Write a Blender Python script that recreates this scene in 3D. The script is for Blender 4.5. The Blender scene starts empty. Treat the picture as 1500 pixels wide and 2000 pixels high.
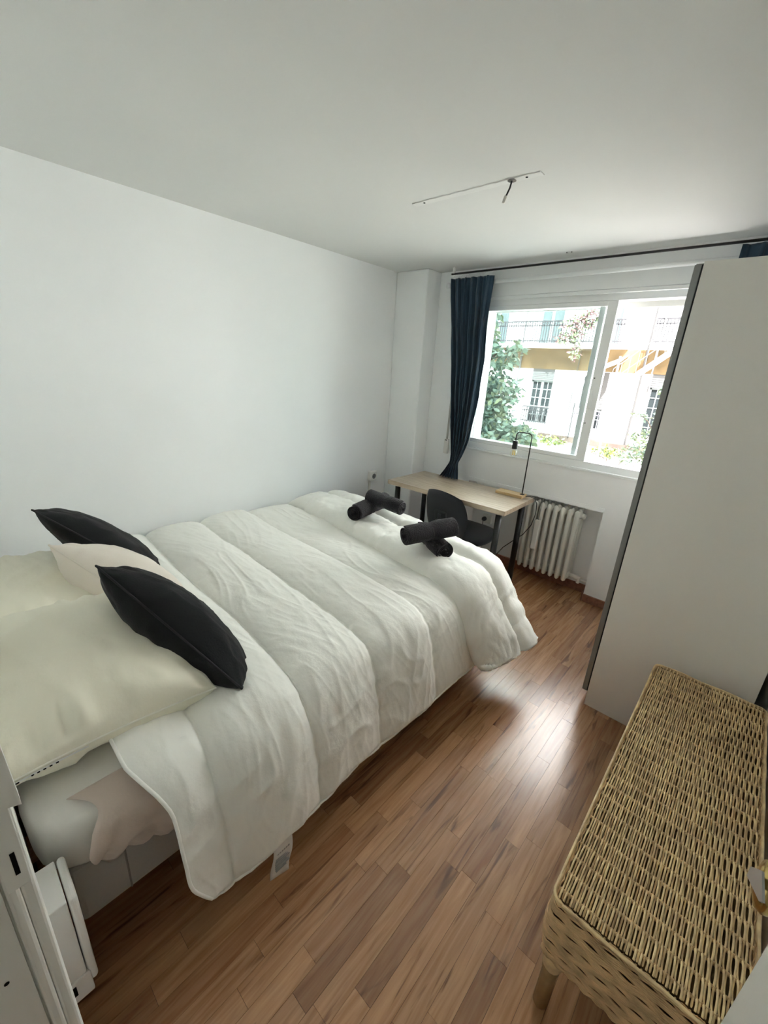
import bpy, math, random
import numpy as np
from mathutils import Vector, Matrix

# ------------------------------------------------------------------ camera, light, exposure
S = bpy.context.scene
COL = S.collection
H = 1.58                                            # eye height of the camera in the doorway
YAW, PITCH, ROLL = math.radians(-41.185), math.radians(19.052), math.radians(3.615)
fw = Vector((math.sin(YAW)*math.cos(PITCH), math.cos(YAW)*math.cos(PITCH), -math.sin(PITCH)))
rt = Vector((math.cos(YAW), -math.sin(YAW), 0)); up = rt.cross(fw)
rr = math.cos(ROLL)*rt + math.sin(ROLL)*up; uu = -math.sin(ROLL)*rt + math.cos(ROLL)*up
cam_data = bpy.data.cameras.new('camera'); cam = bpy.data.objects.new('camera', cam_data); COL.objects.link(cam)
M4 = Matrix.Identity(4)
for i in range(3):
    M4[i][0], M4[i][1], M4[i][2] = rr[i], uu[i], -fw[i]
M4[2][3] = H
cam.matrix_world = M4
cam_data.sensor_fit = 'HORIZONTAL'; cam_data.sensor_width = 36; cam_data.lens = 812.65/1500*36
cam_data.clip_start = 0.02; cam_data.clip_end = 300
S.camera = cam

world = bpy.data.worlds.new('world'); S.world = world; world.use_nodes = True
wn = world.node_tree.nodes; wl = world.node_tree.links; wn.clear()
sky = wn.new('ShaderNodeTexSky'); sky.sky_type = 'NISHITA'; sky.sun_disc = False
sky.sun_elevation = math.radians(48); sky.sun_rotation = math.radians(150); sky.air_density = 1.0; sky.dust_density = 4.5
bg = wn.new('ShaderNodeBackground'); bg.inputs['Strength'].default_value = 1.05
wo = wn.new('ShaderNodeOutputWorld')
hsv = wn.new('ShaderNodeHueSaturation'); hsv.inputs['Saturation'].default_value = .5
wl.new(sky.outputs[0], hsv.inputs['Color']); wl.new(hsv.outputs[0], bg.inputs[0]); wl.new(bg.outputs[0], wo.inputs[0])

sd = bpy.data.lights.new('sun', 'SUN'); sd.energy = 20; sd.angle = math.radians(0.6); sd.color = (1, 1, 1)
sun = bpy.data.objects.new('sun', sd); COL.objects.link(sun)
sun.rotation_euler = Vector((-.36, .62, -.70)).to_track_quat('-Z', 'Y').to_euler(); sun.location = (0, -6, 14)

pl = bpy.data.lights.new('window_portal', 'AREA'); pl.shape = 'RECTANGLE'; pl.size = 2.0; pl.size_y = 1.15
pl.cycles.is_portal = True                          # only guides sky sampling, gives off no light
po = bpy.data.objects.new('window_portal', pl); COL.objects.link(po)
po.location = (-.86, 3.28, 1.55); po.rotation_euler = (math.radians(-90), 0, 0)

S.view_settings.view_transform = 'Standard'; S.view_settings.look = 'None'
S.view_settings.gamma = 1; S.view_settings.use_curve_mapping = False
S.view_settings.exposure = 0.80
S.cycles.max_bounces = 14; S.cycles.diffuse_bounces = 12; S.cycles.glossy_bounces = 4
S.cycles.transmission_bounces = 8; S.cycles.transparent_max_bounces = 12
S.cycles.sample_clamp_indirect = 12; S.cycles.caustics_reflective = False; S.cycles.caustics_refractive = False

rnd = random.Random(7)
R = math.radians

# ------------------------------------------------------------------ noise for cloth
def _h(ix, iy, seed):
    n = (ix.astype(np.int64)*374761393 + iy.astype(np.int64)*668265263 + seed*974634777) & 0x7fffffff
    n = ((n ^ (n >> 13))*1274126177) & 0x7fffffff
    return ((n ^ (n >> 16)) & 0xffff)/65535.0*2-1
def vn(x, y, seed=0):
    x = np.asarray(x, float); y = np.asarray(y, float)
    ix, iy = np.floor(x), np.floor(y); fx, fy = x-ix, y-iy
    fx = fx*fx*fx*(fx*(fx*6-15)+10); fy = fy*fy*fy*(fy*(fy*6-15)+10)
    a, b = _h(ix, iy, seed), _h(ix+1, iy, seed); c, d = _h(ix, iy+1, seed), _h(ix+1, iy+1, seed)
    return (a+(b-a)*fx)*(1-fy)+(c+(d-c)*fx)*fy
def fbm(x, y, seed=0, o=3):
    r, a = 0, 1
    for k in range(o):
        r = r+a*vn(x*2**k, y*2**k, seed+k*17); a *= .5
    return r
def ridge(x, y, seed=0):
    return (1-np.abs(vn(x, y, seed))*1.6).clip(0, 1)**3
def smooth(a, b, x):
    t = np.clip((np.asarray(x, float)-a)/(b-a), 0, 1); return t*t*(3-2*t)

# ------------------------------------------------------------------ mesh helpers
class MB:
    def __init__(s): s.v = []; s.f = []
    def add(s, vs, fs):
        o = len(s.v); s.v += [tuple(map(float, p)) for p in vs]; s.f += [tuple(i+o for i in f) for f in fs]; return s
    def box(s, x0, x1, y0, y1, z0, z1):
        return s.add([(x0,y0,z0),(x1,y0,z0),(x1,y1,z0),(x0,y1,z0),(x0,y0,z1),(x1,y0,z1),(x1,y1,z1),(x0,y1,z1)],
                     [(0,3,2,1),(4,5,6,7),(0,1,5,4),(1,2,6,5),(2,3,7,6),(3,0,4,7)])
    def obox(s, c, ax, ay, az, hx, hy, hz):          # box on its own axes
        c, ax, ay, az = map(Vector, (c, ax, ay, az)); vs = []
        for k in (-1, 1):
            for (i, j) in ((-1,-1),(1,-1),(1,1),(-1,1)): vs.append(c+ax*hx*i+ay*hy*j+az*hz*k)
        return s.add(vs, [(0,3,2,1),(4,5,6,7),(0,1,5,4),(1,2,6,5),(2,3,7,6),(3,0,4,7)])
    def tube(s, pts, r, n=8, cap=True):
        pts = [Vector(p) for p in pts]; m = len(pts); rs = r if hasattr(r, '__len__') else [r]*m
        T = [(pts[min(i+1, m-1)]-pts[max(i-1, 0)]).normalized() for i in range(m)]
        nrm = T[0].orthogonal().normalized(); vs = []
        for i in range(m):
            nrm = (nrm-T[i]*nrm.dot(T[i])).normalized(); b = T[i].cross(nrm)
            for k in range(n):
                a = 2*math.pi*k/n; vs.append(pts[i]+(nrm*math.cos(a)+b*math.sin(a))*rs[i])
        fs = [(i*n+k, i*n+(k+1)%n, (i+1)*n+(k+1)%n, (i+1)*n+k) for i in range(m-1) for k in range(n)]
        if cap: fs += [tuple(range(n))[::-1], tuple((m-1)*n+k for k in range(n))]
        return s.add(vs, fs)
    def lathe(s, prof, c=(0,0,0), ax=(0,0,1), n=16):  # prof: (radius, height)
        c, ax = Vector(c), Vector(ax).normalized(); e1 = ax.orthogonal().normalized(); e2 = ax.cross(e1); m = len(prof); vs = []
        for (r, h) in prof:
            for k in range(n):
                a = 2*math.pi*k/n; vs.append(c+ax*h+(e1*math.cos(a)+e2*math.sin(a))*max(r, 1e-5))
        fs = [(i*n+k, i*n+(k+1)%n, (i+1)*n+(k+1)%n, (i+1)*n+k) for i in range(m-1) for k in range(n)]
        fs += [tuple(range(n))[::-1], tuple((m-1)*n+k for k in range(n))]
        return s.add(vs, fs)
    def grid(s, P, flip=False, wrap=False):           # P: array rows x cols x 3
        h, w = P.shape[:2]; o = len(s.v); s.v += [tuple(p) for p in P.reshape(-1, 3).tolist()]
        for i in range(h-1):
            for j in range(w if wrap else w-1):
                q = (o+i*w+j, o+i*w+(j+1)%w, o+(i+1)*w+(j+1)%w, o+(i+1)*w+j); s.f.append(q[::-1] if flip else q)
        return s
    def quad(s, a, b, c, d): return s.add([a, b, c, d], [(0,1,2,3)])

ORG = {}
def root(name, loc, label, cat, group=None):
    o = bpy.data.objects.new(name, None); COL.objects.link(o); o.location = loc; o.empty_display_size = .1
    ORG[o] = Vector(loc); o['label'] = label; o['category'] = cat
    if group: o['group'] = group
    return o
def obj(name, mb, mat, parent=None, smooth_=False, bevel=0, seg=2, solid=0, sub=0, label=None, kind=None):
    og = ORG[parent] if parent else Vector((0, 0, 0))
    me = bpy.data.meshes.new(name)
    me.from_pydata([(x-og.x, y-og.y, z-og.z) for x, y, z in mb.v], [], mb.f); me.update()
    if smooth_: me.polygons.foreach_set('use_smooth', [True]*len(me.polygons))
    if mat: me.materials.append(mat)
    o = bpy.data.objects.new(name, me); COL.objects.link(o)
    if parent: o.parent = parent; ORG[o] = og
    else: ORG[o] = Vector((0, 0, 0))
    if solid: m = o.modifiers.new('solid', 'SOLIDIFY'); m.thickness = solid; m.offset = -1
    if bevel: m = o.modifiers.new('bevel', 'BEVEL'); m.width = bevel; m.segments = seg; m.limit_method = 'ANGLE'; m.angle_limit = R(40)
    if sub: m = o.modifiers.new('sub', 'SUBSURF'); m.levels = m.render_levels = sub
    if label: o['label'] = label
    if kind: o['kind'] = kind
    return o
def struct(name, mb, mat, label=None, **k):
    return obj(name, mb, mat, None, label=label, kind='structure', **k)
def tagged(o, label, cat, group=None):
    o['label'] = label; o['category'] = cat
    if group: o['group'] = group
    return o

# ------------------------------------------------------------------ materials
def mat(name, col, rough=.6, spec=.5, metal=0, bump=None, sheen=0, var=None, trans=0, coat=0):
    """bump=(scale, strength, stretch); var=(scale, amount) mottles the colour a little"""
    m = bpy.data.materials.new(name); m.use_nodes = True; N, L = m.node_tree.nodes, m.node_tree.links
    b = N['Principled BSDF']; b.inputs['Base Color'].default_value = (*col, 1); b.inputs['Roughness'].default_value = rough
    b.inputs['Specular IOR Level'].default_value = spec; b.inputs['Metallic'].default_value = metal
    if sheen: b.inputs['Sheen Weight'].default_value = sheen; b.inputs['Sheen Roughness'].default_value = .5
    if trans: b.inputs['Transmission Weight'].default_value = trans
    if coat: b.inputs['Coat Weight'].default_value = coat; b.inputs['Coat Roughness'].default_value = .15
    if bump or var:
        tc = N.new('ShaderNodeTexCoord')
    if bump:
        mp = N.new('ShaderNodeMapping'); mp.inputs['Scale'].default_value = bump[2] if len(bump) > 2 else (1,1,1)
        L.new(tc.outputs['Object'], mp.inputs[0])
        nz = N.new('ShaderNodeTexNoise'); nz.inputs['Scale'].default_value = bump[0]; nz.inputs['Detail'].default_value = 4
        L.new(mp.outputs[0], nz.inputs['Vector'])
        bp = N.new('ShaderNodeBump'); bp.inputs['Strength'].default_value = bump[1]; bp.inputs['Distance'].default_value = .01
        L.new(nz.outputs[0], bp.inputs['Height']); L.new(bp.outputs[0], b.inputs['Normal'])
    if var:
        n2 = N.new('ShaderNodeTexNoise'); n2.inputs['Scale'].default_value = var[0]; n2.inputs['Detail'].default_value = 3
        L.new(tc.outputs['Object'], n2.inputs['Vector'])
        rp = N.new('ShaderNodeValToRGB'); a = var[1]
        rp.color_ramp.elements[0].position = .3; rp.color_ramp.elements[1].position = .7
        rp.color_ramp.elements[0].color = (*[c*(1-a) for c in col], 1); rp.color_ramp.elements[1].color = (*[min(1, c*(1+a)) for c in col], 1)
        L.new(n2.outputs[0], rp.inputs[0]); L.new(rp.outputs[0], b.inputs['Base Color'])
    return m
def wood(name, cols, grain=(60, 3, 60), rough=.3, streak=.0, streakcol=(.08,.035,.018), rand=.0, axis='Y', coat=0):
    m = bpy.data.materials.new(name); m.use_nodes = True; N, L = m.node_tree.nodes, m.node_tree.links
    b = N['Principled BSDF']; b.inputs['Roughness'].default_value = rough
    if coat: b.inputs['Coat Weight'].default_value = coat; b.inputs['Coat Roughness'].default_value = .24
    tc = N.new('ShaderNodeTexCoord'); oi = N.new('ShaderNodeObjectInfo')
    ad = N.new('ShaderNodeVectorMath'); ad.operation = 'ADD'
    sc = N.new('ShaderNodeVectorMath'); sc.operation = 'SCALE'; sc.inputs[0].default_value = (31.7, 17.3, 9.1)
    L.new(oi.outputs['Random'], sc.inputs['Scale']); L.new(tc.outputs['Object'], ad.inputs[0]); L.new(sc.outputs[0], ad.inputs[1])
    mp = N.new('ShaderNodeMapping'); mp.inputs['Scale'].default_value = grain; L.new(ad.outputs[0], mp.inputs[0])
    nz = N.new('ShaderNodeTexNoise'); nz.inputs['Scale'].default_value = 1; nz.inputs['Detail'].default_value = 6; nz.inputs['Distortion'].default_value = .6
    L.new(mp.outputs[0], nz.inputs['Vector'])
    rp = N.new('ShaderNodeValToRGB'); e = rp.color_ramp.elements
    e[0].position, e[1].position = .3, .72; e[0].color = (*cols[0], 1); e[1].color = (*cols[1], 1)
    L.new(nz.outputs[0], rp.inputs[0]); out = rp.outputs[0]
    if rand:
        hs = N.new('ShaderNodeMix'); hs.data_type = 'RGBA'
        r2 = N.new('ShaderNodeValToRGB'); e2 = r2.color_ramp.elements; e2[0].color = (1.22, 1.16, 1.08, 1); e2[1].color = (.62, .53, .48, 1)
        k = e2.new(.45); k.color = (1.0, .95, .9, 1); k = e2.new(.7); k.color = (.86, .74, .68, 1)
        L.new(oi.outputs['Random'], r2.inputs[0]); hs.blend_type = 'MULTIPLY'; hs.inputs[0].default_value = rand
        L.new(out, hs.inputs[6]); L.new(r2.outputs[0], hs.inputs[7]); out = hs.outputs[2]
    if streak:
        m2 = N.new('ShaderNodeMapping'); m2.inputs['Scale'].default_value = (grain[0]*.42, grain[1]*.55, grain[2]*.3); L.new(ad.outputs[0], m2.inputs[0])
        n2 = N.new('ShaderNodeTexNoise'); n2.inputs['Scale'].default_value = 1; n2.inputs['Detail'].default_value = 4; n2.inputs['Distortion'].default_value = 1.2
        L.new(m2.outputs[0], n2.inputs['Vector'])
        r3 = N.new('ShaderNodeValToRGB'); e3 = r3.color_ramp.elements; e3[0].position, e3[1].position = .595, .71
        e3[0].color = (0,0,0,1); e3[1].color = (streak,)*3+(1,); L.new(n2.outputs[0], r3.inputs[0])
        mx = N.new('ShaderNodeMix'); mx.data_type = 'RGBA'; L.new(r3.outputs[0], mx.inputs[0]); L.new(out, mx.inputs[6])
        mx.inputs[7].default_value = (*streakcol, 1); out = mx.outputs[2]
    L.new(out, b.inputs['Base Color'])
    return m

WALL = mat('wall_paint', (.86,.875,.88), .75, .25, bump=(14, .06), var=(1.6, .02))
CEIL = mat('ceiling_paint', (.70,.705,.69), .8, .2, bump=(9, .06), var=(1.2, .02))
WHITE_GLOSS = mat('white_lacquer', (.78,.78,.74), .32, .5)
WIN_WHITE = mat('window_aluminium_white', (.80,.82,.82), .35, .5)
DOOR_WHITE = mat('door_paint', (.82,.82,.78), .45, .4, bump=(30, .04))
JAMB = mat('jamb_paint', (.80,.80,.76), .5, .4, bump=(22, .12))
WARD = mat('wardrobe_foil', (.84,.82,.77), .38, .4)
ALU = mat('brushed_aluminium', (.30,.31,.30), .38, .5, metal=.7)
BLACK_MET = mat('black_metal', (.012,.012,.013), .42, .5)
BLACK_PLA = mat('black_plastic', (.022,.022,.024), .5, .4)
BLACK_FAB = mat('black_chair_fabric', (.018,.018,.022), .9, .2, bump=(220, .2), sheen=.2)
BLACK_CUSH = mat('charcoal_cotton', (.014,.014,.0155), .95, .12, bump=(160, .15), sheen=.08)
DUVET = mat('duvet_cotton', (.86,.855,.80), .62, .25, bump=(90, .10), sheen=.15)
PILLOW = mat('pillow_cotton', (.81,.775,.64), .7, .25, bump=(70, .08), sheen=.15)
BEIGE = mat('beige_canvas', (.76,.69,.61), .85, .2, bump=(180, .12), sheen=.2)
MATT = mat('mattress_cover', (.74,.72,.67), .8, .2, bump=(60, .08))
SHEET = mat('rose_beige_sheet', (.60,.50,.43), .8, .2, bump=(120, .08), sheen=.15)
BASEFAB = mat('grey_bed_base_fabric', (.40,.38,.36), .9, .2, bump=(150, .15))
TOWEL = mat('charcoal_terry', (.034,.031,.035), 1.0, .08, bump=(150, 1.0), sheen=.15)
STRING = mat('pale_string', (.10,.095,.09), .9, .2)
NAVY = mat('navy_curtain_cloth', (.026,.052,.082), .85, .2, bump=(130, .1), sheen=.3)
RAD = mat('radiator_enamel', (.66,.65,.60), .4, .4, bump=(20, .05))
PLASTIC_W = mat('white_plastic', (.76,.75,.71), .35, .5)
BRASS = mat('polished_brass', (.62,.46,.16), .22, .5, metal=1)
STEEL = mat('grey_steel', (.42,.41,.39), .4, .5, metal=.9)
DARK = mat('dark_hole', (.01,.01,.01), .8, .1)
BASEB = wood('baseboard_wood', ((.16,.065,.035),(.27,.12,.07)), (40, 3, 40), .35)
FLOORW = wood('floor_laminate', ((.34,.17,.078),(.52,.31,.165)), (70, 4.5, 30), .26, streak=.75, streakcol=(.085,.032,.016), rand=.8, coat=.9)
SUBFL = mat('floor_joint', (.06,.03,.018), .7)
DESKW = wood('desk_oak_foil', ((.30,.225,.15),(.52,.42,.30)), (5, 70, 30), .30, coat=.4)
LAMPW = wood('lamp_base_wood', ((.55,.38,.18),(.66,.48,.26)), (8, 60, 30), .5)
RATTAN = mat('rattan_cane', (.87,.61,.335), .40, .45, var=(26, .30))
RATTAN_D = mat('rattan_cane_dark', (.70,.48,.255), .5, .4, var=(30, .25))
BAMBOO = mat('bamboo_pole', (.44,.31,.16), .5, .4, var=(14, .2))
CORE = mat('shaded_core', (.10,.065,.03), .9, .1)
def glassmat(name, col, alpha_tint=None):
    m = bpy.data.materials.new(name); m.use_nodes = True; N, L = m.node_tree.nodes, m.node_tree.links; N.clear()
    t = N.new('ShaderNodeBsdfTransparent'); t.inputs[0].default_value = (*col, 1)
    g = N.new('ShaderNodeBsdfGlossy'); g.inputs['Roughness'].default_value = .02
    lw = N.new('ShaderNodeLayerWeight'); lw.inputs['Blend'].default_value = .5
    pw = N.new('ShaderNodeMath'); pw.operation = 'POWER'; pw.inputs[1].default_value = 3.5; L.new(lw.outputs['Facing'], pw.inputs[0])
    f = N.new('ShaderNodeMath'); f.operation = 'MULTIPLY_ADD'; f.inputs[1].default_value = .8; f.inputs[2].default_value = .05; L.new(pw.outputs[0], f.inputs[0])
    x = N.new('ShaderNodeMixShader'); o = N.new('ShaderNodeOutputMaterial')
    L.new(f.outputs[0], x.inputs[0]); L.new(t.outputs[0], x.inputs[1]); L.new(g.outputs[0], x.inputs[2]); L.new(x.outputs[0], o.inputs[0])
    return m
GLASS = glassmat('window_glass', (.93,.97,.965))
BULB = glassmat('bulb_glass', (.97,.96,.92))

# ------------------------------------------------------------------ room shell
XL, XR, YN, YF, ZC = -2.60, .305, -.04, 3.13, 2.34
WX0, WX1, WZ0, WZ1 = -1.895, .16, .985, 2.12           # window opening
NX0, NX1, NZ, NY = -1.78, -.685, .738, 3.27            # radiator niche
floor = struct('floor', MB().box(XL-.2, XR+.2, -1.6, 3.45, -.1, -.0045), SUBFL, 'laminate floor of short reddish brown staves')
# staves: narrow strips along the room, each stave its own piece
pitch = .0565; x = -1.55; row = 0
frng = random.Random(21)
while x < XR-.004:
    w = min(pitch, XR-.001-x); y = -1.2-frng.random()*.4 if x > -.9 else -.03-frng.random()*.02
    if abs(x+.5) < .03: y = -.563
    while y < 3.26:
        ln = frng.choice((.30, .43, .43, .52, .62)); y1 = min(y+ln, 3.268)
        ya = max(y, -1.15)
        if y1-ya > .03 and not (x < -1.05 and y1 < .0):
            ymx = y1 if (x > NX0 and x+w < NX1) else min(y1, YF-.001)
            if ymx-ya > .02:
                g = .0004
                mb = MB().add([(x+g,ya+g,-.006),(x+w-g,ya+g,-.006),(x+w-g,ymx-g,-.006),(x+g,ymx-g,-.006),(x+g,ya+g,0),(x+w-g,ya+g,0),(x+w-g,ymx-g,0),(x+g,ymx-g,0)],
                              [(4,5,6,7),(0,1,5,4),(1,2,6,5),(2,3,7,6),(3,0,4,7)])
                obj('plank', mb, FLOORW, floor)
        y = y1
    x += pitch; row += 1
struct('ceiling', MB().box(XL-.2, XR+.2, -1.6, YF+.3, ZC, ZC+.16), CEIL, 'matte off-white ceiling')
struct('wall_left', MB().box(XL-.2, XL, -.2, YF+.3, -.1, ZC), WALL, 'plain white wall beside the bed')
struct('wall_right', MB().box(XR, XR+.2, -.2, YF+.3, -.1, ZC), WALL, 'white wall behind the rattan bench')
wf = MB()
Y2 = YF+.30
wf.box(XL, WX0, YF, Y2, NZ, ZC); wf.box(WX1, XR, YF, Y2, NZ, ZC)
wf.box(WX0, WX1, YF, Y2, WZ1, ZC); wf.box(WX0, WX1, YF, Y2, NZ, WZ0)
wf.box(XL, NX0, YF, Y2, -.1, NZ); wf.box(NX1, XR, YF, Y2, -.1, NZ); wf.box(NX0, NX1, NY, Y2, -.1, NZ)
struct('wall_far', wf, WALL, 'white window wall with a radiator niche under the sill')
struct('wall_pillar', MB().box(XL, -2.272, 2.945, YF, 0, ZC), WALL, 'white pillar in the far left corner', bevel=.012, seg=3)
struct('trim_2', MB().box(NX0, NX1+.004, YF-.006, YF+.05, NZ-.03, NZ), WALL, 'white lip along the top of the radiator niche')
# near wall with the doorway the camera stands in
JX, DX = -.572, .195
wn_ = MB(); wn_.box(XL, JX-.06, -.2, YN, -.1, ZC); wn_.box(DX+.03, XR, -.2, YN, -.1, ZC); wn_.box(JX-.06, DX+.03, -.2, YN, 2.08, ZC)
struct('wall_near', wn_, WALL, 'white wall behind the pillows with the doorway')
# unseen hallway behind the doorway, closed to keep sky light out
hw = MB(); hw.box(-1.3, -1.2, -1.6, -.2, -.1, ZC); hw.box(.5, .6, -1.6, -.2, -.1, ZC); hw.box(-1.3, .6, -1.7, -1.6, -.1, ZC)
struct('wall_hall', hw, WALL, 'unseen white hallway walls added outside the doorway to keep sky light out')
hl = root('hall_fill_lamp', (.0, -.95, ZC), 'unseen globe lamp added in the hallway to brighten the near side of the room', 'lamp')  # unseen lamp added to lift the bench, wardrobe and near floor
obj('canopy', MB().lathe([(.06,0),(.06,-.02),(.02,-.03)], (.0,-.95,ZC-.001), (0,0,1), 20), WHITE_GLOSS, hl)
HL = bpy.data.materials.new('fill_glow'); HL.use_nodes = True; hb = HL.node_tree.nodes['Principled BSDF']
hb.inputs['Emission Color'].default_value = (1, .92, .82, 1); hb.inputs['Emission Strength'].default_value = 3.5
obj('globe', MB().lathe([(.11*math.sin(a), -.14-.11*math.cos(a)) for a in np.linspace(0, math.pi, 14)], (.0,-.95,ZC), (0,0,1), 24), HL, hl, True)
# door jamb at the left of the doorway: lining, rebate groove, casing strip
jb = MB(); jb.box(JX-.06, JX-.004, -.205, -.0515, 0, 2.06); jb.box(JX-.06, JX-.012, -.0515, -.0485, 0, 2.06)
jamb = struct('trim_1', jb, JAMB, 'white painted door jamb with strike plate')
obj('casing', MB().box(JX-.06, JX, -.0485, -.0345, 0, 2.06), JAMB, jamb, bevel=.004)
obj('casing', MB().box(JX-.06, JX-.004, -.0345, -.0185, 0, 2.06), JAMB, jamb, bevel=.004)
sp = MB(); sp.box(JX-.001, JX+.0025, -.046, -.021, .90, 1.075)
st_ = obj('strike_plate', sp, JAMB, jamb, bevel=.001)
obj('latch_slot', MB().box(JX+.002, JX+.0032, -.0335, -.0285, .925, .965), DARK, st_)
lp = MB().add([(JX,-.046,1.07),(JX+.006,-.046,1.05),(JX+.006,-.009,1.035),(JX,-.009,1.055),(JX,-.046,1.17),(JX+.006,-.046,1.17),(JX+.006,-.012,1.14),(JX,-.012,1.15)],
              [(0,3,2,1),(4,5,6,7),(0,1,5,4),(1,2,6,5),(2,3,7,6),(3,0,4,7)])
obj('strike_lip', lp, JAMB, st_)
for z_ in (.74, .56): obj('screw', MB().lathe([(.003,0),(.003,.001)], (JX-.004, -.075, z_), (1,0,0), 8), DARK, jamb)
jr = MB().box(DX, DX+.05, -.205, -.03, 0, 2.06).box(JX-.06, DX+.05, -.205, -.03, 2.06, 2.10)
struct('trim_3', jr, JAMB, 'white painted lining on the hinge side of the doorway')
# baseboards
def bboard(name, mb, lab): struct(name, mb, BASEB, lab, bevel=.004)
bboard('baseboard_far', MB().box(NX1+.001, XR, YF-.014, YF, 0, .062), 'reddish wood baseboard right of the radiator niche')
bboard('baseboard_niche', MB().box(NX0, NX1, NY-.014, NY, 0, .07).box(NX1-.013, NX1, YF-.014, NY-.014, 0, .07), 'dark wood baseboard inside the radiator niche')
bboard('baseboard_left', MB().box(XL, XL+.013, YN, 2.945, 0, .062), 'reddish wood baseboard below the left wall')
bboard('baseboard_right', MB().box(XR-.013, XR, .56, 2.0, 0, .062), 'reddish wood baseboard under the right wall')
bboard('baseboard_pillar', MB().box(XL+.013, -2.272, 2.931, 2.945, 0, .062).box(-2.272, -2.259, 2.931, YF, 0, .062).box(-2.259, NX0, YF-.014, YF, 0, .062), 'reddish wood baseboard round the pillar')

# ------------------------------------------------------------------ window
win = MB(); YW0, YW1 = YF+.0, YF+.12
win.box(WX0, WX1, YW0+.02, YW1, WZ0, WZ0+.05); win.box(WX0, WX1, YW0+.02, YW1, WZ1-.045, WZ1)
win.box(WX0, WX0+.035, YW0+.02, YW1, WZ0+.05, WZ1-.045); win.box(WX1-.035, WX1, YW0+.02, YW1, WZ0+.05, WZ1-.045)
win.box(WX0, WX1, YW0-.012, YW0+.0195, WZ0-.012, WZ0+.004)
w1 = struct('window_1', win, WIN_WHITE, 'white sliding window, both sashes pushed to the left', bevel=.003)
def sash(x0, x1, y0, y1, lw=.035, rw=.035, name='sash'):
    z0, z1 = WZ0+.0505, WZ1-.0455
    s = MB(); s.box(x0+lw, x1-rw, y0, y1, z0, z0+.03); s.box(x0+lw, x1-rw, y0, y1, z1-.03, z1); s.box(x0, x0+lw, y0, y1, z0, z1); s.box(x1-rw, x1, y0, y1, z0, z1)
    so = obj(name, s, WIN_WHITE, w1, bevel=.004)
    obj('glass', MB().box(x0+lw-.005, x1-rw+.005, (y0+y1)/2-.003, (y0+y1)/2+.003, z0+.025, z1-.025), GLASS, so)
    return so
s1 = sash(WX0+.006, -.893, YF+.022, YF+.058, .053, .062)
s2 = sash(WX0+.03, -.975, YF+.066, YF+.10, .03, .037)
lk = obj('latch', MB().box(-.952, -.930, YF+.0165, YF+.022, 1.40, 1.52), WIN_WHITE, s1, bevel=.003)
for z_ in (1.30, 1.60): obj('screw', MB().lathe([(.004,0),(.004,.002)], (-.94, YF+.022, z_), (0,-1,0), 8), DARK, s1)
# roller shutter edge peeping out below the lintel, with its slats
for k in range(2): obj('shutter_slat', MB().box(WX0+.03, WX1-.03, YF+.125, YF+.138, 2.042+k*.04, 2.079+k*.04), PLASTIC_W, w1, bevel=.004)
# shutter box cover over the window
sb = MB().box(WX0-.02, WX1+.02, YF-.012, YF, 2.135, 2.24)
struct('trim_4', sb, WIN_WHITE, 'white shutter box cover above the window', bevel=.004)
struct('trim_5', MB().box(WX0-.02, WX1+.02, YF-.02, YF, 2.112, 2.133), WIN_WHITE, 'white strip under the shutter box', bevel=.003)

# net curtain rod (white) and black curtain rail
nr = root('curtain_rod', (-.9, 3.06, 2.235), 'white tube rod across the top of the window', 'curtain rod')
obj('tube', MB().tube([(-2.135,3.06,2.225),(.29,3.06,2.232)], .0135, 12), WIN_WHITE, nr, True)
obj('end_cap', MB().lathe([(.006,0),(.019,.002),(.021,.014),(.019,.027),(.006,.03)], (-2.16,3.06,2.225), (1,0,0), 14), WIN_WHITE, nr, True)
obj('bracket', MB().box(-2.13,-2.118,3.06,3.13,2.215,2.235), WIN_WHITE, nr); obj('bracket', MB().box(.2,.212,3.06,3.13,2.215,2.235), WIN_WHITE, nr)
cr = root('curtain_rail', (-.9, 3.02, 2.30), 'black curtain rail fixed just under the ceiling', 'curtain rail')
obj('rail', MB().tube([(-2.10,3.02,2.296),(.29,3.02,2.296)], .007, 10), BLACK_MET, cr, True)
for bx in (-2.08, .2): obj('bracket', MB().box(bx-.008, bx+.008, 3.012, 3.028, 2.30, ZC-.0005), WHITE_GLOSS, cr)
for bx in (-1.215, -1.185): obj('screw', MB().lathe([(.004,0),(.005,.006)], (bx, 2.985, ZC-.0055), (0,0,1), 8), STEEL, cr)

# left curtain, gathered, its tail on the desk
def curtain(name, prof, folds, ampl, lab, seed, nz=90, nx=90):
    z_ = np.array([p[0] for p in prof]); xl = np.array([p[1] for p in prof]); xr = np.array([p[2] for p in prof]); yy = np.array([p[3] for p in prof]); am = np.array([p[4] for p in prof])
    t = np.linspace(0, 1, nz); zz = z_[0]+(z_[-1]-z_[0])*t
    o = np.argsort(z_)
    XLc, XRc, YY, AM = (np.interp(zz, z_[o], q[o]) for q in (xl, xr, yy, am))
    u = np.linspace(0, 1, nx)[None, :]; Z = zz[:, None]+0*u
    ph = u*folds*2*math.pi+.8*vn(u*4, Z*1.2, seed)
    P = np.zeros((nz, nx, 3)); P[..., 0] = XLc[:, None]+(XRc-XLc)[:, None]*u+.006*np.sin(ph*1.0+1)
    P[..., 1] = YY[:, None]-AM[:, None]*(np.sin(ph)*.8+.35*np.sin(2.3*ph+1.3))+.006*fbm(u*7, Z*5, seed+3)
    P[..., 2] = Z
    return MB().grid(P), P
c1 = root('curtain', (-1.9, 3.0, .74), 'navy curtain gathered left of the window, tail resting on the desk', 'curtain')
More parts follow.
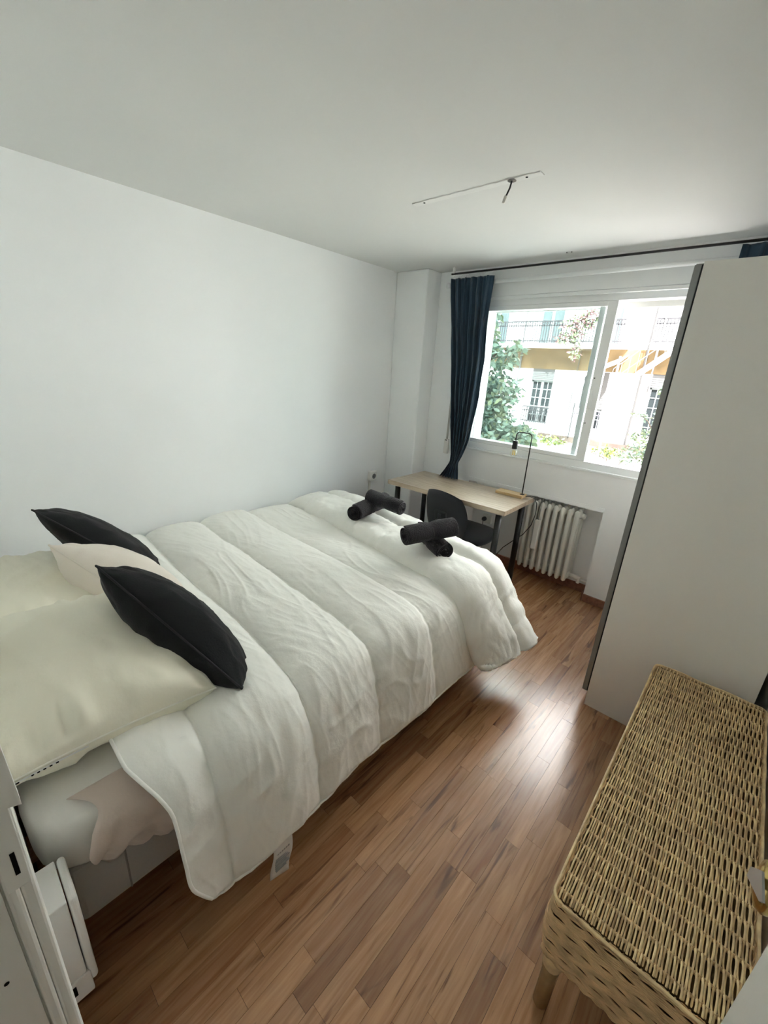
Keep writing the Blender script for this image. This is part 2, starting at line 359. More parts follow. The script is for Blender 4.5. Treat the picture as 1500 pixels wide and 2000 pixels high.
prof1 = [(2.262,-2.105,-1.735,3.02,.012),(2.15,-2.09,-1.742,3.02,.018),(1.9,-2.05,-1.742,3.02,.022),(1.69,-2.022,-1.727,3.02,.024),(1.35,-1.975,-1.74,3.015,.024),
         (1.05,-1.935,-1.772,3.005,.022),(.93,-1.905,-1.80,2.985,.018),(.868,-1.892,-1.818,2.965,.013),(.80,-1.925,-1.80,2.95,.014),(.7375,-1.962,-1.785,2.935,.018)]
mbc, Pc = curtain('curtain', prof1, 6, .02, '', 5)
obj('cloth', mbc, NAVY, c1, True, solid=.003)
for k in range(6):
    xx = -2.085+k*.066
    obj('curtain_hook', MB().tube([(xx-.012,3.018,2.262),(xx-.006,3.012,2.275),(xx+.012,3.014,2.272),(xx+.016,3.02,2.284)], .003, 6), WIN_WHITE, c1, True)
c2 = root('curtain', (0, 3.02, .8), 'navy curtain bunched behind the top of the wardrobe', 'curtain')
mbc2, _ = curtain('curtain', [(2.285,-.335,.28,3.03,.012),(2.2,-.335,.27,3.03,.018),(1.5,-.25,.24,3.03,.02),(.85,-.2,.24,3.03,.02)], 9, .02, '', 8)
obj('cloth', mbc2, NAVY, c2, True, solid=.003)

# shutter strap and winder
wd = root('shutter_winder', (-2.04, 3.12, .95), 'white shutter strap winder on the wall left of the curtain', 'winder')
obj('case', MB().box(-2.062,-2.022,3.10,3.13,.895,1.025), PLASTIC_W, wd, bevel=.008, seg=3)
obj('slot', MB().box(-2.052,-2.032,3.098,3.102,1.012,1.018), DARK, wd)
obj('strap', MB().add([(-2.051,3.112,1.02),(-2.033,3.112,1.02),(-2.030,3.112,2.14),(-2.048,3.112,2.14),(-2.051,3.114,1.02),(-2.033,3.114,1.02),(-2.030,3.114,2.14),(-2.048,3.114,2.14)],
    [(0,1,2,3),(7,6,5,4),(0,4,5,1),(2,6,7,3),(1,5,6,2),(0,3,7,4)]), mat('strap_grey', (.42,.41,.38), .9), wd)

# ceiling: leftover lamp strip with cable
cp = root('ceiling_strip', (-1.2, 1.85, ZC-.003), 'white lamp mounting strip left on the ceiling with a cut cable', 'ceiling strip')
stp = MB(); ns = 24; vs = []
for i in range(ns+1):
    t = i/ns; xx = -1.545+.64*t; w = .018+.002*math.sin(i*2.1); vs += [(xx,1.848-w,ZC-.0035),(xx,1.848+w,ZC-.0035),(xx,1.848+w+.003,ZC),(xx,1.848-w-.003,ZC)]
stp.add(vs, [(i*4+a, i*4+b, i*4+4+b, i*4+4+a) for i in range(ns) for a, b in ((0,1),(1,2),(3,0))]+[(0,3,2,1),(ns*4,ns*4+1,ns*4+2,ns*4+3)])
obj('strip', stp, mat('plaster_white', (.74,.745,.73), .8, bump=(40,.2)), cp)
obj('hole', MB().lathe([(.018,0),(.016,.002)], (-1.03,1.842,ZC-.0055), (0,0,1), 16), mat('grey_hole', (.20,.19,.18), .8), cp)
for sx in (-1.483, -.968): obj('screw_hole', MB().lathe([(.005,0),(.005,.0015)], (sx,1.846,ZC-.005), (0,0,1), 10), DARK, cp)
cb = obj('cable', MB().tube([(-1.03,1.842,ZC-.003),(-1.033,1.838,ZC-.03),(-1.041,1.828,ZC-.062)], .0035, 8), BLACK_PLA, cp, True)
obj('connector', MB().tube([(-1.041,1.828,ZC-.06),(-1.046,1.822,ZC-.085)], [.007,.006], 8), PLASTIC_W, cp, True)

# sockets
so_ = root('wall_socket', (XL, 2.75, .625), 'white surface wall socket with a cable duct above the bed end', 'socket')
obj('box', MB().box(XL, XL+.042, 2.705, 2.795, .585, .675), PLASTIC_W, so_, bevel=.008, seg=3)
rc = obj('outlet', MB().lathe([(.024,.0),(.024,.001),(.021,.0015)], (XL+.0415, 2.752, .628), (1,0,0), 20), mat('socket_well', (.16,.15,.15), .5), so_)
for dy in (-.009, .009): obj('pin_hole', MB().lathe([(.003,0),(.003,.0012)], (XL+.0425, 2.752+dy, .628), (1,0,0), 8), DARK, rc)
obj('cable_duct', MB().box(XL, XL+.012, 2.722, 2.745, .06, .585), PLASTIC_W, so_, bevel=.002)
s2_ = root('wall_socket', (-1.62, YF+.1, .36), 'low white wall socket under the desk with a black plug', 'socket')
obj('box', MB().box(-1.66,-1.575,NY-.03,NY,.325,.405), PLASTIC_W, s2_, bevel=.006)
obj('plug', MB().lathe([(.02,0),(.02,.02),(.012,.035)], (-1.635,NY-.031,.365), (0,-1,0), 14), BLACK_PLA, s2_)

# white utility box on the near wall by the bed head
ub = root('utility_box', (-.85, YN, .2), 'white plastic utility box low on the wall between bed and door jamb', 'utility box')
obj('body', MB().box(-.905,-.795,YN,.006,.275,.515), PLASTIC_W, ub, bevel=.003)
obj('lower_cover', MB().box(-.907,-.792,YN,.012,.205,.2745), PLASTIC_W, ub, bevel=.003)
obj('lid', MB().box(-.907,-.793,.008,.024,.235,.515), PLASTIC_W, ub, bevel=.011, seg=4)
obj('cable_slot', MB().box(-.7922,-.7908,-.026,-.017,.232,.262), DARK, ub)

# ------------------------------------------------------------------ bed
BX0, BX1 = -2.44, -.925
bed = root('bed', (-1.68, 1.0, 0), 'double bed with a grey fabric base and white mattress along the left wall', 'bed')
bb = MB(); bb.box(BX0+.01, BX1-.002, .02, 1.97, .222, .42)
obj('base', bb, BASEFAB, bed, bevel=.02, seg=3)
for yy in (.135, .29, .62, .95, 1.28, 1.61): obj('base_seam', MB().tube([(BX1-.0015,yy,.235),(BX1-.0005,yy,.41)], .0025, 6), mat('seam_dark', (.22,.21,.20), .9) if yy < .2 else bpy.data.materials['seam_dark'], bed)
for lx in (BX0+.3, BX1-.42):
    for ly in (.22, 1.0, 1.8): obj('leg', MB().lathe([(.02,0),(.03,.01),(.034,.222)], (lx,ly,0), (0,0,1), 12), BLACK_PLA, bed, True)
# mattress: rounded slab with soft sagging sides
def slab(x0, x1, y0, y1, z0, z1, n=64, m=26, bulge=.02, seed=1, amp=.006, ex=5.5):
    a = np.linspace(0, 2*math.pi, n*4, endpoint=False); c, s = np.cos(a), np.sin(a)
    q = (np.abs(c)**14+np.abs(s)**14)**(-1/14.)
    ux, uy = c*q, s*q; f = np.linspace(-math.pi/2, math.pi/2, m)
    P = np.zeros((m, len(a), 3))
    for i, t in enumerate(f):
        rr_ = np.sign(np.cos(t))*abs(math.cos(t))**(2/ex); zz_ = np.sign(math.sin(t))*abs(math.sin(t))**(2/ex)
        k = rr_ if i not in (0, m-1) else 0
        P[i, :, 0] = (x0+x1)/2+(x1-x0)/2*ux*(1-(1-k)*.14 if 0 < i < m-1 else 0)+bulge*ux*k
        P[i, :, 1] = (y0+y1)/2+(y1-y0)/2*uy*(1-(1-k)*.14 if 0 < i < m-1 else 0)+bulge*uy*k
        P[i, :, 2] = (z0+z1)/2+(z1-z0)/2*zz_
    d = amp*fbm(P[..., 0]*9+P[..., 2]*6, P[..., 1]*9, seed)
    P[1:-1, :, 0] += (d*ux)[1:-1]; P[1:-1, :, 1] += (d*uy)[1:-1]
    return MB().grid(P, wrap=True)
obj('mattress', slab(BX0+.02, BX1+.01, -.005, 1.96, .408, .585, seed=4, amp=.005), MATT, bed, True, label='white quilted mattress bulging over the base')
# rose-beige sheet tucked over the right side of the mattress
ny, nz = 120, 30
vv = np.linspace(0, 1, ny)[None, :]; tt = np.linspace(0, 1, nz)[:, None]
ysh = .055+tt*.05+(1.75-.055)*vv+.03*np.sin(tt*6)*(1-vv)
ang = np.clip(tt*1.5, 0, 1)*math.pi/2
hem = .030*np.exp(-((ysh-.215)/.045)**2)-.02*np.exp(-((ysh-.30)/.04)**2)
Psh = np.zeros((nz, ny, 3)); fold = (.014*np.sin(ysh*52+tt*5)*smooth(.2, 1, tt)+.012*vn(ysh*14+tt*3, tt*4, 9))*smooth(.1,.6,tt)
Psh[..., 0] = BX1-.045+.088*np.sin(ang)+np.abs(fold)*1.2-.02*smooth(.6,1,tt)-.07*smooth(.30,.5,ysh); Psh[..., 1] = ysh
Psh[..., 2] = .586-.03*smooth(.3,.5,ysh)-.06*(1-np.cos(ang))-np.clip(tt-.55, 0, 1)*.24-hem*tt+.004
obj('sheet', MB().grid(Psh), SHEET, bed, True, solid=.003, label='rose-beige sheet hanging over the mattress side')

# duvet -------------------------------------------------------------
SEAMS = [.04, .335, .645, .965, 1.30, 1.62]
def chan(y, seams, h, p=2.2):
    y = np.asarray(y, float); out = np.zeros_like(y); dist = np.full_like(y, 9.)
    for a, b in zip(seams[:-1], seams[1:]):
        m = (y >= a) & (y < b); t = (y-a)/(b-a)
        out = np.where(m, h*(1-np.abs(2*t-1)**p)**.55, out)
    for s_ in seams: dist = np.minimum(dist, np.abs(y-s_))
    return out, dist
def cross(s):                                      # s: path length across the bed -> X, Z, nx, nz
    # left edge droops to the wall, flat top, rounded shoulder, hanging side
    pts = [(-2.545,.50),(-2.52,.545),(-2.46,.585),(-2.35,.602),(-2.1,.606),(-1.7,.606),(-1.3,.604),(-1.05,.600),(-.95,.592),(-.895,.578),(-.858,.55),(-.833,.505),(-.816,.45),(-.80,.38),(-.787,.31),(-.777,.255),(-.770,.205)]
    p = np.array(pts); d = np.r_[0, np.cumsum(np.hypot(*np.diff(p, axis=0).T))]
    return p, d
cp_, cd_ = cross(0)
def duvet_grid(ns=330, nt=420):
    s = np.linspace(0, cd_[-1], ns); 
    # spline-smoothed cross section
    X = np.interp(s, cd_, cp_[:, 0]); Z = np.interp(s, cd_, cp_[:, 1])
    k = np.hanning(13); k /= k.sum()
    Xp = np.convolve(np.r_[2*X[0]-X[6:0:-1], X, 2*X[-1]-X[-2:-8:-1]], k, 'valid')
    Zp = np.convolve(np.r_[2*Z[0]-Z[6:0:-1], Z, 2*Z[-1]-Z[-2:-8:-1]], k, 'valid')
    tx, tz = np.gradient(Xp), np.gradient(Zp); l = np.hypot(tx, tz); NXn, NZn = -tz/l, tx/l
    t = np.linspace(.168, 2.02, nt)
    S2, T2 = np.meshgrid(s, t)
    side = smooth(cd_[8], cd_[11], S2)              # 0 on top, 1 on the hanging side
    # head edge: straight, its lower corner swinging a little towards the foot
    T3 = T2+.055*side*(1-smooth(.17, .8, T2))
    drape = .007*side*np.sin((T3-.3)*7)*smooth(.2,1,side)
    yq = T3+.012*np.sin(S2*3.1)*(1-side)+.010*vn(S2*2.5, T3*2, 3)-.065*(-.86-Xp[None, :]).clip(0)
    seams = SEAMS+[2.2]
    puff, dist = chan(yq, seams, .040)
    flat = smooth(1.27, 1.30, yq); puff = puff*(1-.62*flat)
    edge_soft = smooth(0, .10, S2)*smooth(0, .03, cd_[-1]-S2); puff = puff*(.25+.75*edge_soft)*(1-.25*side)
    # fine cotton creases run along the channels and fan out near the shoulder; short gathers cross the seams
    near = np.exp(-dist/.05)
    w = .0030*near*vn(S2*42+3*vn(T3*3,S2*2,5), T3*8, 11)
    msk = (.5+.5*vn(S2*2.2, T3*2.6, 30)).clip(0, 1)
    q1 = vn(S2*3.4+1.1*vn(S2*3,T3*4,8), T3*23+S2*4.5+1.6*vn(S2*2.3,T3*3,9), 21)
    w += .0050*msk*((1-np.abs(q1))**2-.4)
    q2 = vn(S2*7+T3*3, T3*34-S2*9+2*vn(S2*3,T3*3,12), 23)
    w += .0022*((1-np.abs(q2))**2-.4)*(1-msk*.5)
    w += .0020*fbm(S2*8, T3*14, 31)
    q3 = vn(S2*5.5+1.2*vn(S2*3,T3*5,13), T3*10+1.6*vn(S2*3,T3*3,2)+S2*2, 41)
    w += side*(1-.5*flat)*.006*((1-np.abs(q3))**2-.4)
    q4 = vn(S2*20+T3*6, T3*9+S2*4, 43)
    w += smooth(.05, .6, side)*.0035*((1-np.abs(q4))**2-.4)
    big = .009*vn(S2*1.6, T3*2.2, 51)
    dsp = puff+w+big+drape
    P = np.zeros((nt, ns, 3))
    P[..., 0] = Xp[None, :]+NXn[None, :]*dsp; P[..., 2] = Zp[None, :]+NZn[None, :]*dsp; P[..., 1] = T3
    # hem sways up and down along the side
    low = smooth(cd_[9], cd_[-1], S2)
    P[..., 2] += low*(.007*np.sin(T3*9.5+1)+.03*smooth(.35,.15,T3)*0-.005*np.sin(T3*21))
    # rounded near lower corner
    cc = smooth(cd_[-1]-.16, cd_[-1], S2)*np.clip(1-(T2-.168)/.14, 0, 1)
    P[..., 1] += .05*cc**2
    foot = smooth(1.72, 2.05, T2)
    P[..., 2] -= .03*foot*(1-side)
    return P
PD = duvet_grid()
dv = root('duvet', (-1.6, 1.1, .6), 'thick off-white quilted duvet spread over the bed', 'duvet')
obj('quilt', MB().grid(PD), DUVET, dv, True, solid=.016)
# piped hem along the hanging edge and the head edge
hemp = [tuple(PD[i, -1]) for i in range(0, PD.shape[0]-70, 3)]
obj('hem_piping', MB().tube(hemp, .0045, 6), DUVET, dv, True)
hh = [tuple(PD[0, j]) for j in range(4, PD.shape[1], 3)]
obj('hem_piping', MB().tube(hh, .0045, 6), DUVET, dv, True)
# folded-back foot end: a plump roll lying over the quilt, flaring out past the bed side
def fold_grid(ns=230, nt=150):
    # path along Y of the roll: lip under, up and over, then down past the foot
    pp = np.array([(1.80,.592),(1.755,.588),(1.727,.598),(1.72,.615),(1.733,.638),(1.775,.656),(1.85,.664),(1.95,.660),(2.06,.655),(2.14,.645),(2.20,.622),(2.245,.58),(2.265,.51),(2.272,.43),(2.275,.33)])
    d = np.r_[0, np.cumsum(np.hypot(*np.diff(pp, axis=0).T))]; t = np.linspace(0, d[-1], nt)
    Yp, Zp = np.interp(t, d, pp[:, 0]), np.interp(t, d, pp[:, 1])
    k = np.hanning(11); k /= k.sum()
    pad = lambda a: np.r_[2*a[0]-a[5:0:-1], a, 2*a[-1]-a[-2:-7:-1]]
    Yp, Zp = np.convolve(pad(Yp), k, 'valid'), np.convolve(pad(Zp), k, 'valid')
    ty, tz = np.gradient(Yp), np.gradient(Zp); l = np.hypot(ty, tz); ny_, nz_ = -tz/l, ty/l
    u = np.linspace(0, 1, ns); U, T = np.meshgrid(u, t); tn = T/d[-1]
    YY = Yp[:, None]+0*U; ZZ = Zp[:, None]+0*U
    seamT = np.interp(2.02, [1.79, 2.14], [t[np.argmin(np.abs(Yp-1.79)+9*(t < .12))], t[np.argmin(np.abs(Yp-2.14)+9*(t < .12))]])
    dist = np.abs(T-seamT)
    w = -.030*np.exp(-(dist/.035)**2)+.0065*np.exp(-dist/.07)*((1-np.abs(vn(U*46+T*2, T*5, 61)))**2-.4)
    w += .0075*((1-np.abs(vn(U*30+T*5+1.5*vn(U*8,T*4,67), T*6-U*7, 62)))**2-.4)*(.5+.5*vn(U*9, T*3, 66))*1.6+.005*vn(U*40, T*6, 63)+.010*vn(U*7, T*3, 64)+.004*fbm(U*26, T*14, 65)
    # across: from the wall, over the top, then hanging down the right side
    L = 2.06; s = u*L
    top = 1.60                                       # length lying on top
    a = np.clip((s[None, :]-top+.09)/.18, 0, 1)*np.radians(66-22*tn)
    ds = np.gradient(s)[None, :]; X = -2.50+np.cumsum(np.cos(a)*ds, 1); DZ = -np.cumsum(np.sin(a)*ds, 1)
    leftdrop = -.07*(1-smooth(0, .14, s))-.02*(1-smooth(.1,.5,s))
    side = smooth(top-.1, top+.1, s)
    P = np.zeros((nt, ns, 3))
    tilt = np.sin(a)
    P[..., 0] = X+w*tilt+ (side*.055)[None, :]*(ZZ-.62)/.06*.55
    P[..., 1] = YY+ny_[:, None]*w*(1-tilt*.4)
    P[..., 2] = ZZ*(1-smooth(top, L, s)[None, :]*smooth(.75, 1, tn))+smooth(top, L, s)[None, :]*smooth(.75, 1, tn)*.63+DZ+leftdrop[None, :]+nz_[:, None]*w*(1-tilt*.6)
    # the foot end drops less on the flared corner
    hang = smooth(top, L, s)[None, :]*np.clip((YY-2.1)/.2, 0, 1)
    P[..., 2] = np.where(P[..., 2] < .26, .26+(P[..., 2]-.26)*.25, P[..., 2])
    # narrowing of the hanging flap: its lower hem pulls towards the head
    flap = smooth(top-.05, L, s)[None, :]
    P[..., 1] = 1.72+(P[..., 1]-1.72)*(1-.22*flap)
    P[..., 1] -= .135*(P[..., 0]+2.25).clip(0, 1.5)
    P[..., 1] += .075*flap
    return P
PF = fold_grid()
obj('folded_end', MB().grid(PF, flip=True), DUVET, dv, True, solid=.02)
fe = [tuple(PF[i, -1]) for i in range(0, PF.shape[0], 2)]
obj('hem_piping', MB().tube(fe, .005, 6), DUVET, dv, True)
# care label hanging below the hem
TAG = mat('care_label', (.70,.69,.66), .7)
cl = MB(); g = np.zeros((12, 6, 3))
for i in range(12):
    for j in range(6): g[i, j] = (-.741+.006*math.sin(i*.5), .449+.066*j/5-.012*i/11, .25-.155*i/11-.005*j)
ct = obj('care_label', cl.grid(g), TAG, dv, True, solid=.001, label='white printed care label')
pr_ = MB()
for k in range(6): pr_.box(-.7365, -.7335, .458+k*.0075, .463+k*.0075, .196, .2010)
for k in range(7): pr_.box(-.7400, -.7337, .452, .452+.036+.012*((k*7)%3)/2, .178-k*.0085, .1797-k*.0085)
obj('care_print', pr_, mat('label_print', (.35,.35,.34), .8), ct)

# ------------------------------------------------------------------ pillows and cushions
def cushion(C, A, B, la, lb, th, seed=0, n=56, pinch=.05, wr=1.0, sag=0, pw=.55):
    """closed cushion: centre C, in-plane axes A, B, full sizes la, lb, thickness th"""
    C, A = Vector(C), Vector(A).normalized(); B = Vector(B); B = (B-A*B.dot(A)).normalized(); N_ = A.cross(B)
    g = np.sin(np.linspace(-math.pi/2, math.pi/2, n)); U, V = np.meshgrid(g, g)
    edge = 1-pinch*(1-V**2)*np.abs(U)**3; edgeb = 1-pinch*(1-U**2)*np.abs(V)**3
    a = U*la/2*edge; b = V*lb/2*edgeb
    prof = ((1-U**2).clip(0)**pw)*((1-V**2).clip(0)**pw)
    em = np.exp(-(1-np.maximum(np.abs(U), np.abs(V)))/.26)
    mb = MB(); lay = []
    for sgn in (1, -1):
        w = wr*(.012*em*(1-em**6)*np.where(np.abs(U) > np.abs(V), vn(V*8+seed, U*2, seed+1+sgn), vn(U*8+seed, V*2, seed+5+sgn))*2
             + .006*(ridge(U*2.2+V*1.2, V*2.6-U, seed+3+sgn)-.3)*prof+.005*vn(U*3, V*3, seed+9+sgn)*prof)
        h = sgn*(th/2*prof+w*prof**.4)-sag*(1-prof)
        P = np.zeros((n, n, 3))
        for k in range(3): P[..., k] = C[k]+a*A[k]+b*B[k]+h*N_[k]
        mb.grid(P, flip=(sgn < 0)); lay.append(P)
    P = lay[0]; rim = [tuple(P[0, j]) for j in range(n)]+[tuple(P[i, -1]) for i in range(1, n)]+[tuple(P[-1, j]) for j in range(n-2, -1, -1)]+[tuple(P[i, 0]) for i in range(n-2, 0, -1)]
    return mb, rim, lay
def make_cushion(name, lab, cat, m, pm, args, piping=.0035, group=None, loc=None):
    mb, rim, lay = cushion(**args); c = root(name, loc or (args['C'][0], args['C'][1], args['C'][2]-.06), lab, cat, group)
    obj('cover', mb, m, c, True)
    obj('seam', MB().tube(rim+rim[:2], piping, 6, False), pm, c, True)
    return c, lay
PIP = mat('pillow_piping', (.80,.78,.68), .7)
far_p, _ = make_cushion('pillow', 'cream pillow by the left wall, behind the beige cushion', 'pillow', PILLOW, PIP,
    dict(C=(-1.985,.20,.652), A=(1,.02,.0), B=(.0,1,-.10), la=.76, lb=.46, th=.165, seed=3, pw=.42, wr=.9))
near_p, nl = make_cushion('pillow', 'cream pillow nearest the door jamb, hanging over the mattress corner', 'pillow', PILLOW, PIP,
    dict(C=(-1.335,.195,.682), A=(1,-.03,-.05), B=(.04,1,-.04), la=.66, lb=.50, th=.235, seed=6, pw=.36, wr=1.25))
BEI = mat('beige_seam', (.72,.66,.58), .8)
def edge_on(A, B, b, depth, **k):
    A, B = Vector(A), Vector(B); a = (B-A); la = a.length; a.normalize(); b = Vector(b); b = (b-a*b.dot(a)).normalized()
    return dict(C=tuple((A+B)/2+b*depth/2), A=tuple(a), B=tuple(b), la=la, lb=depth, **k)
make_cushion('cushion', 'beige canvas cushion wedged under the far black cushion', 'cushion', BEIGE, BEI,
    edge_on((-1.93,.247,.855), (-1.44,.49,.625), (-.75,.30,-.36), .36, th=.29, seed=11, wr=.9, pinch=.02))
BSE = mat('black_seam', (.016,.016,.018), .9)
make_cushion('cushion', 'black cushion lying highest against the left wall', 'cushion', BLACK_CUSH, BSE,
    edge_on((-2.096,.24,.955), (-1.80,.568,.662), (-.78,.42,-.42), .31, th=.175, seed=15, wr=.85, pinch=.02))
make_cushion('cushion', 'black cushion leaning on the cream pillow nearest the door', 'cushion', BLACK_CUSH, BSE,
    edge_on((-1.37,.273,.97), (-.945,.489,.655), (-.66,.42,-.50), .285, th=.20, seed=19, wr=1.0, pinch=.02))
# woven size label and dark print along the near pillow's lower seam
P_ = nl[0]; lbm = MB(); row_ = P_[:, -1] if P_[10, -1, 0] > P_[10, 0, 0] else P_[:, 0]
seq = [Vector(p) for p in row_[10:34]]
prn = obj('size_label', MB().tube([p+Vector((.003,0,-.007)) for p in seq[:14]], .0022, 5), TAG, near_p)
for q in (1, 4, 5, 6, 7, 8): obj('label_print', MB().tube([seq[q]+Vector((.0055,0,-.007)), seq[q]+(seq[q+1]-seq[q])*(.8 if q == 1 else .45)+Vector((.0055,0,-.007))], .0016, 5), DARK, prn)

# ------------------------------------------------------------------ towels
def towel_roll(name, lab, P0, P1, r, group, seed, tie=.5, drop=0):
    P0, P1 = Vector(P0), Vector(P1); ax = (P1-P0); L = ax.length; ax.normalize()
    e2 = Vector((0,0,1)); e2 = (e2-ax*e2.dot(ax)).normalized(); e1 = ax.cross(e2)
    o = root(name, (P0+P1)/2-Vector((0,0,r)), lab, 'towel', group)
    turns, n, m = 3.2, 110, 26
    th = np.linspace(0, turns*2*math.pi, n); rad = .010+(r-.010)*(th/th[-1])**.9
    P = np.zeros((m, n, 3))
    for i in range(m):
        t = i/(m-1); sq = 1-.13*math.exp(-((t-tie)/.07)**2); jit = .006*math.sin(i*1.9+seed)
        tele = (th/th[-1]-.5)*(.014*math.sin(seed*3+1) if t < .5 else -.012)
        rr2 = rad*sq*(1+.03*np.sin(th*3+seed+t*4))
        fl = 1-.14*smooth(.0, 1., -np.sin(th+.3))
        for k in range(3):
            P[i, :, k] = P0[k]+ax[k]*(L*t+(tele if t in (0.0,1.0) else 0))+e1[k]*np.cos(th+.6)*rr2*1.06+e2[k]*(np.sin(th+.6)*rr2*fl)
    c = obj('cloth', MB().grid(P), TOWEL, o, True, solid=.006)
    ring = [P0+ax*(L*tie)+e1*(math.cos(a)*r*.93*1.06)+e2*(math.sin(a)*r*.90) for a in np.linspace(0, 2*math.pi, 25)]
    obj('tie_string', MB().tube(ring, .0022, 6, False), STRING, o, True)
    return o
G = 'rolled towels on the duvet foot'
ZT = .735
towel_roll('towel', 'charcoal towel roll on top of the pair near the bed corner', (-1.215,1.555,.773), (-1.095,1.83,.793), .050, G, 2)
towel_roll('towel', 'charcoal towel roll underneath, end on, in the pair near the bed corner', (-1.055,1.70,.70), (-1.32,1.82,.715), .046, G, 5)
towel_roll('towel', 'charcoal towel roll lying on top in the pair nearer the wall', (-1.79,1.89,.783), (-1.535,1.93,.756), .044, G, 7)
towel_roll('towel', 'charcoal towel roll underneath in the pair nearer the wall', (-1.735,1.70,.72), (-1.81,2.07,.72), .050, G, 9)

# ------------------------------------------------------------------ desk
dk = root('desk', (-1.63, 2.73, 0), 'oak-effect desk with black tube legs under the window', 'desk')
ang_ = R(1.4); da = Vector((math.cos(ang_), math.sin(ang_), 0)); db = Vector((-math.sin(ang_), math.cos(ang_), 0)); dc = Vector((-1.633, 2.727, .717))
obj('desktop', MB().obox(dc, da, db, (0,0,1), .508, .252, .017), DESKW, dk, bevel=.002)
for i, j in ((-1,-1),(1,-1),(1,1),(-1,1)):
    p = dc+da*(.445*i)+db*(.195*j)
    lg = obj('leg', MB().tube([(p.x,p.y,.012),(p.x,p.y,.69)], .0215, 16), BLACK_MET, dk, True)
    obj('foot', MB().lathe([(.024,0),(.024,.012),(.02,.014)], (p.x,p.y,0), (0,0,1), 16), BLACK_PLA, lg)
    obj('collar', MB().lathe([(.026,0),(.026,.012)], (p.x,p.y,.688), (0,0,1), 16), STEEL, lg)

# desk lamp
lpz = .734
lm = root('desk_lamp', (-1.27, 2.92, lpz), 'black bent-tube desk lamp with bare globe bulb on a wooden base', 'lamp')
obj('base', MB().obox((-1.285,2.905,lpz+.011), da, db, (0,0,1), .105, .045, .011), LAMPW, lm, bevel=.002)
pts = [(-1.20,2.91,lpz+.022),(-1.2,2.91,1.17)]
for a in np.linspace(0, math.pi/2, 7): pts.append((-1.228+.028*math.cos(a), 2.91, 1.175+.028*math.sin(a)))
for a in np.linspace(math.pi/2, math.pi, 7): pts.append((-1.288+.028*math.cos(a), 2.91, 1.175+.028*math.sin(a)))
pts.append((-1.316,2.91,1.13))
obj('stem', MB().tube(pts, .0042, 10), BLACK_MET, lm, True)
obj('stem_plate', MB().lathe([(.017,0),(.017,.003),(.008,.004)], (-1.20,2.91,lpz+.022), (0,0,1), 16), BLACK_MET, lm)
obj('lamp_socket', MB().lathe([(.006,.062),(.0185,.060),(.0195,.055),(.0195,.0),(.017,0)][::-1], (-1.316,2.91,1.078), (0,0,1), 18), BLACK_MET, lm)
bl = obj('bulb', MB().lathe([(.001,-.062),(.012,-.0595),(.022,-.052),(.0265,-.040),(.0265,-.030),(.022,-.018),(.014,-.008),(.0125,0)], (-1.316,2.91,1.078), (0,0,1), 20), BULB, lm, True)
FIL = mat('filament_amber', (.90,.66,.10), .5)
for dx in (-.006, .006): obj('filament', MB().tube([(-1.316+dx,2.91,1.066),(-1.316+dx*1.2,2.91,1.032)],   .0032, 6), FIL, bl)
obj('lamp_cord', MB().tube([(-1.19,2.93,lpz+.008),(-1.155,2.95,lpz+.010),(-1.118,2.955,lpz+.002),(-1.098,2.96,.70),(-1.093,2.965,.62),(-1.115,2.97,.52),(-1.165,2.975,.43),(-1.23,2.97,.36),(-1.30,2.96,.28),(-1.345,2.95,.20),(-1.36,2.945,.14),(-1.31,2.93,.10),(-1.25,2.92,.075),(-1.27,2.89,.06),(-1.36,2.90,.062),(-1.45,2.93,.12),(-1.55,3.05,.25),(-1.63,3.2,.365)], .0032, 8), BLACK_PLA, lm, True)

# ------------------------------------------------------------------ office chair
ch = root('office_chair', (-1.52, 2.62, 0), 'black office chair pushed under the desk', 'chair')
n = 40
def shell(cx, cy, cz, w, h, thick, yaw, tiltb, curve, rows=18, cols=18):
    A = Vector((math.cos(yaw), math.sin(yaw), 0)); F = Vector((-math.sin(yaw), math.cos(yaw), 0)); U = (Vector((0,0,1))*math.cos(tiltb)-F*math.sin(tiltb)); N_ = A.cross(U)
    mb = MB()
    g = np.linspace(-1, 1, rows); UU, VV = np.meshgrid(g, g)
    # map square to superellipse
    X = UU*np.sqrt(1-VV**2*.36); Zz = VV*np.sqrt(1-UU**2*.36)
    for sgn in (1, -1):
        hgt = sgn*thick/2*((1-UU**8)*(1-VV**8)).clip(0)**.5+curve*(X**2)
        P = np.zeros((rows, rows, 3))
        for k in range(3): P[..., k] = (cx, cy, cz)[k]+A[k]*X*w/2+U[k]*Zz*h/2+N_[k]*hgt
        mb.grid(P, flip=sgn < 0)
    return mb, A, U, N_
ymb, A_, U_, N_ = shell(-1.555, 2.425, .605, .40, .37, .045, R(-8), R(10), -.035)
obj('backrest', ymb, BLACK_FAB, ch, True)
bc = Vector((-1.555, 2.425, .605))
obj('back_shell', MB().obox(bc+N_*.022+U_*(-.02), A_, U_, N_, .055, .06, .014), BLACK_PLA, ch, bevel=.012, seg=3)
obj('back_bar', MB().tube([bc+N_*.03+U_*.02, bc+N_*.04-U_*.10, bc+N_*.035-U_*.20+Vector((0,.02,0)), Vector((-1.53,2.50,.40)), Vector((-1.52,2.62,.385))], [.016]*5, 10), BLACK_PLA, ch, True)
obj('knob', MB().lathe([(.018,0),(.02,.008),(.018,.022),(.006,.026)], bc+N_*.04-U_*.03, N_, 14), BLACK_PLA, ch, True)
smb = MB(); P = np.zeros((20, 40, 3))
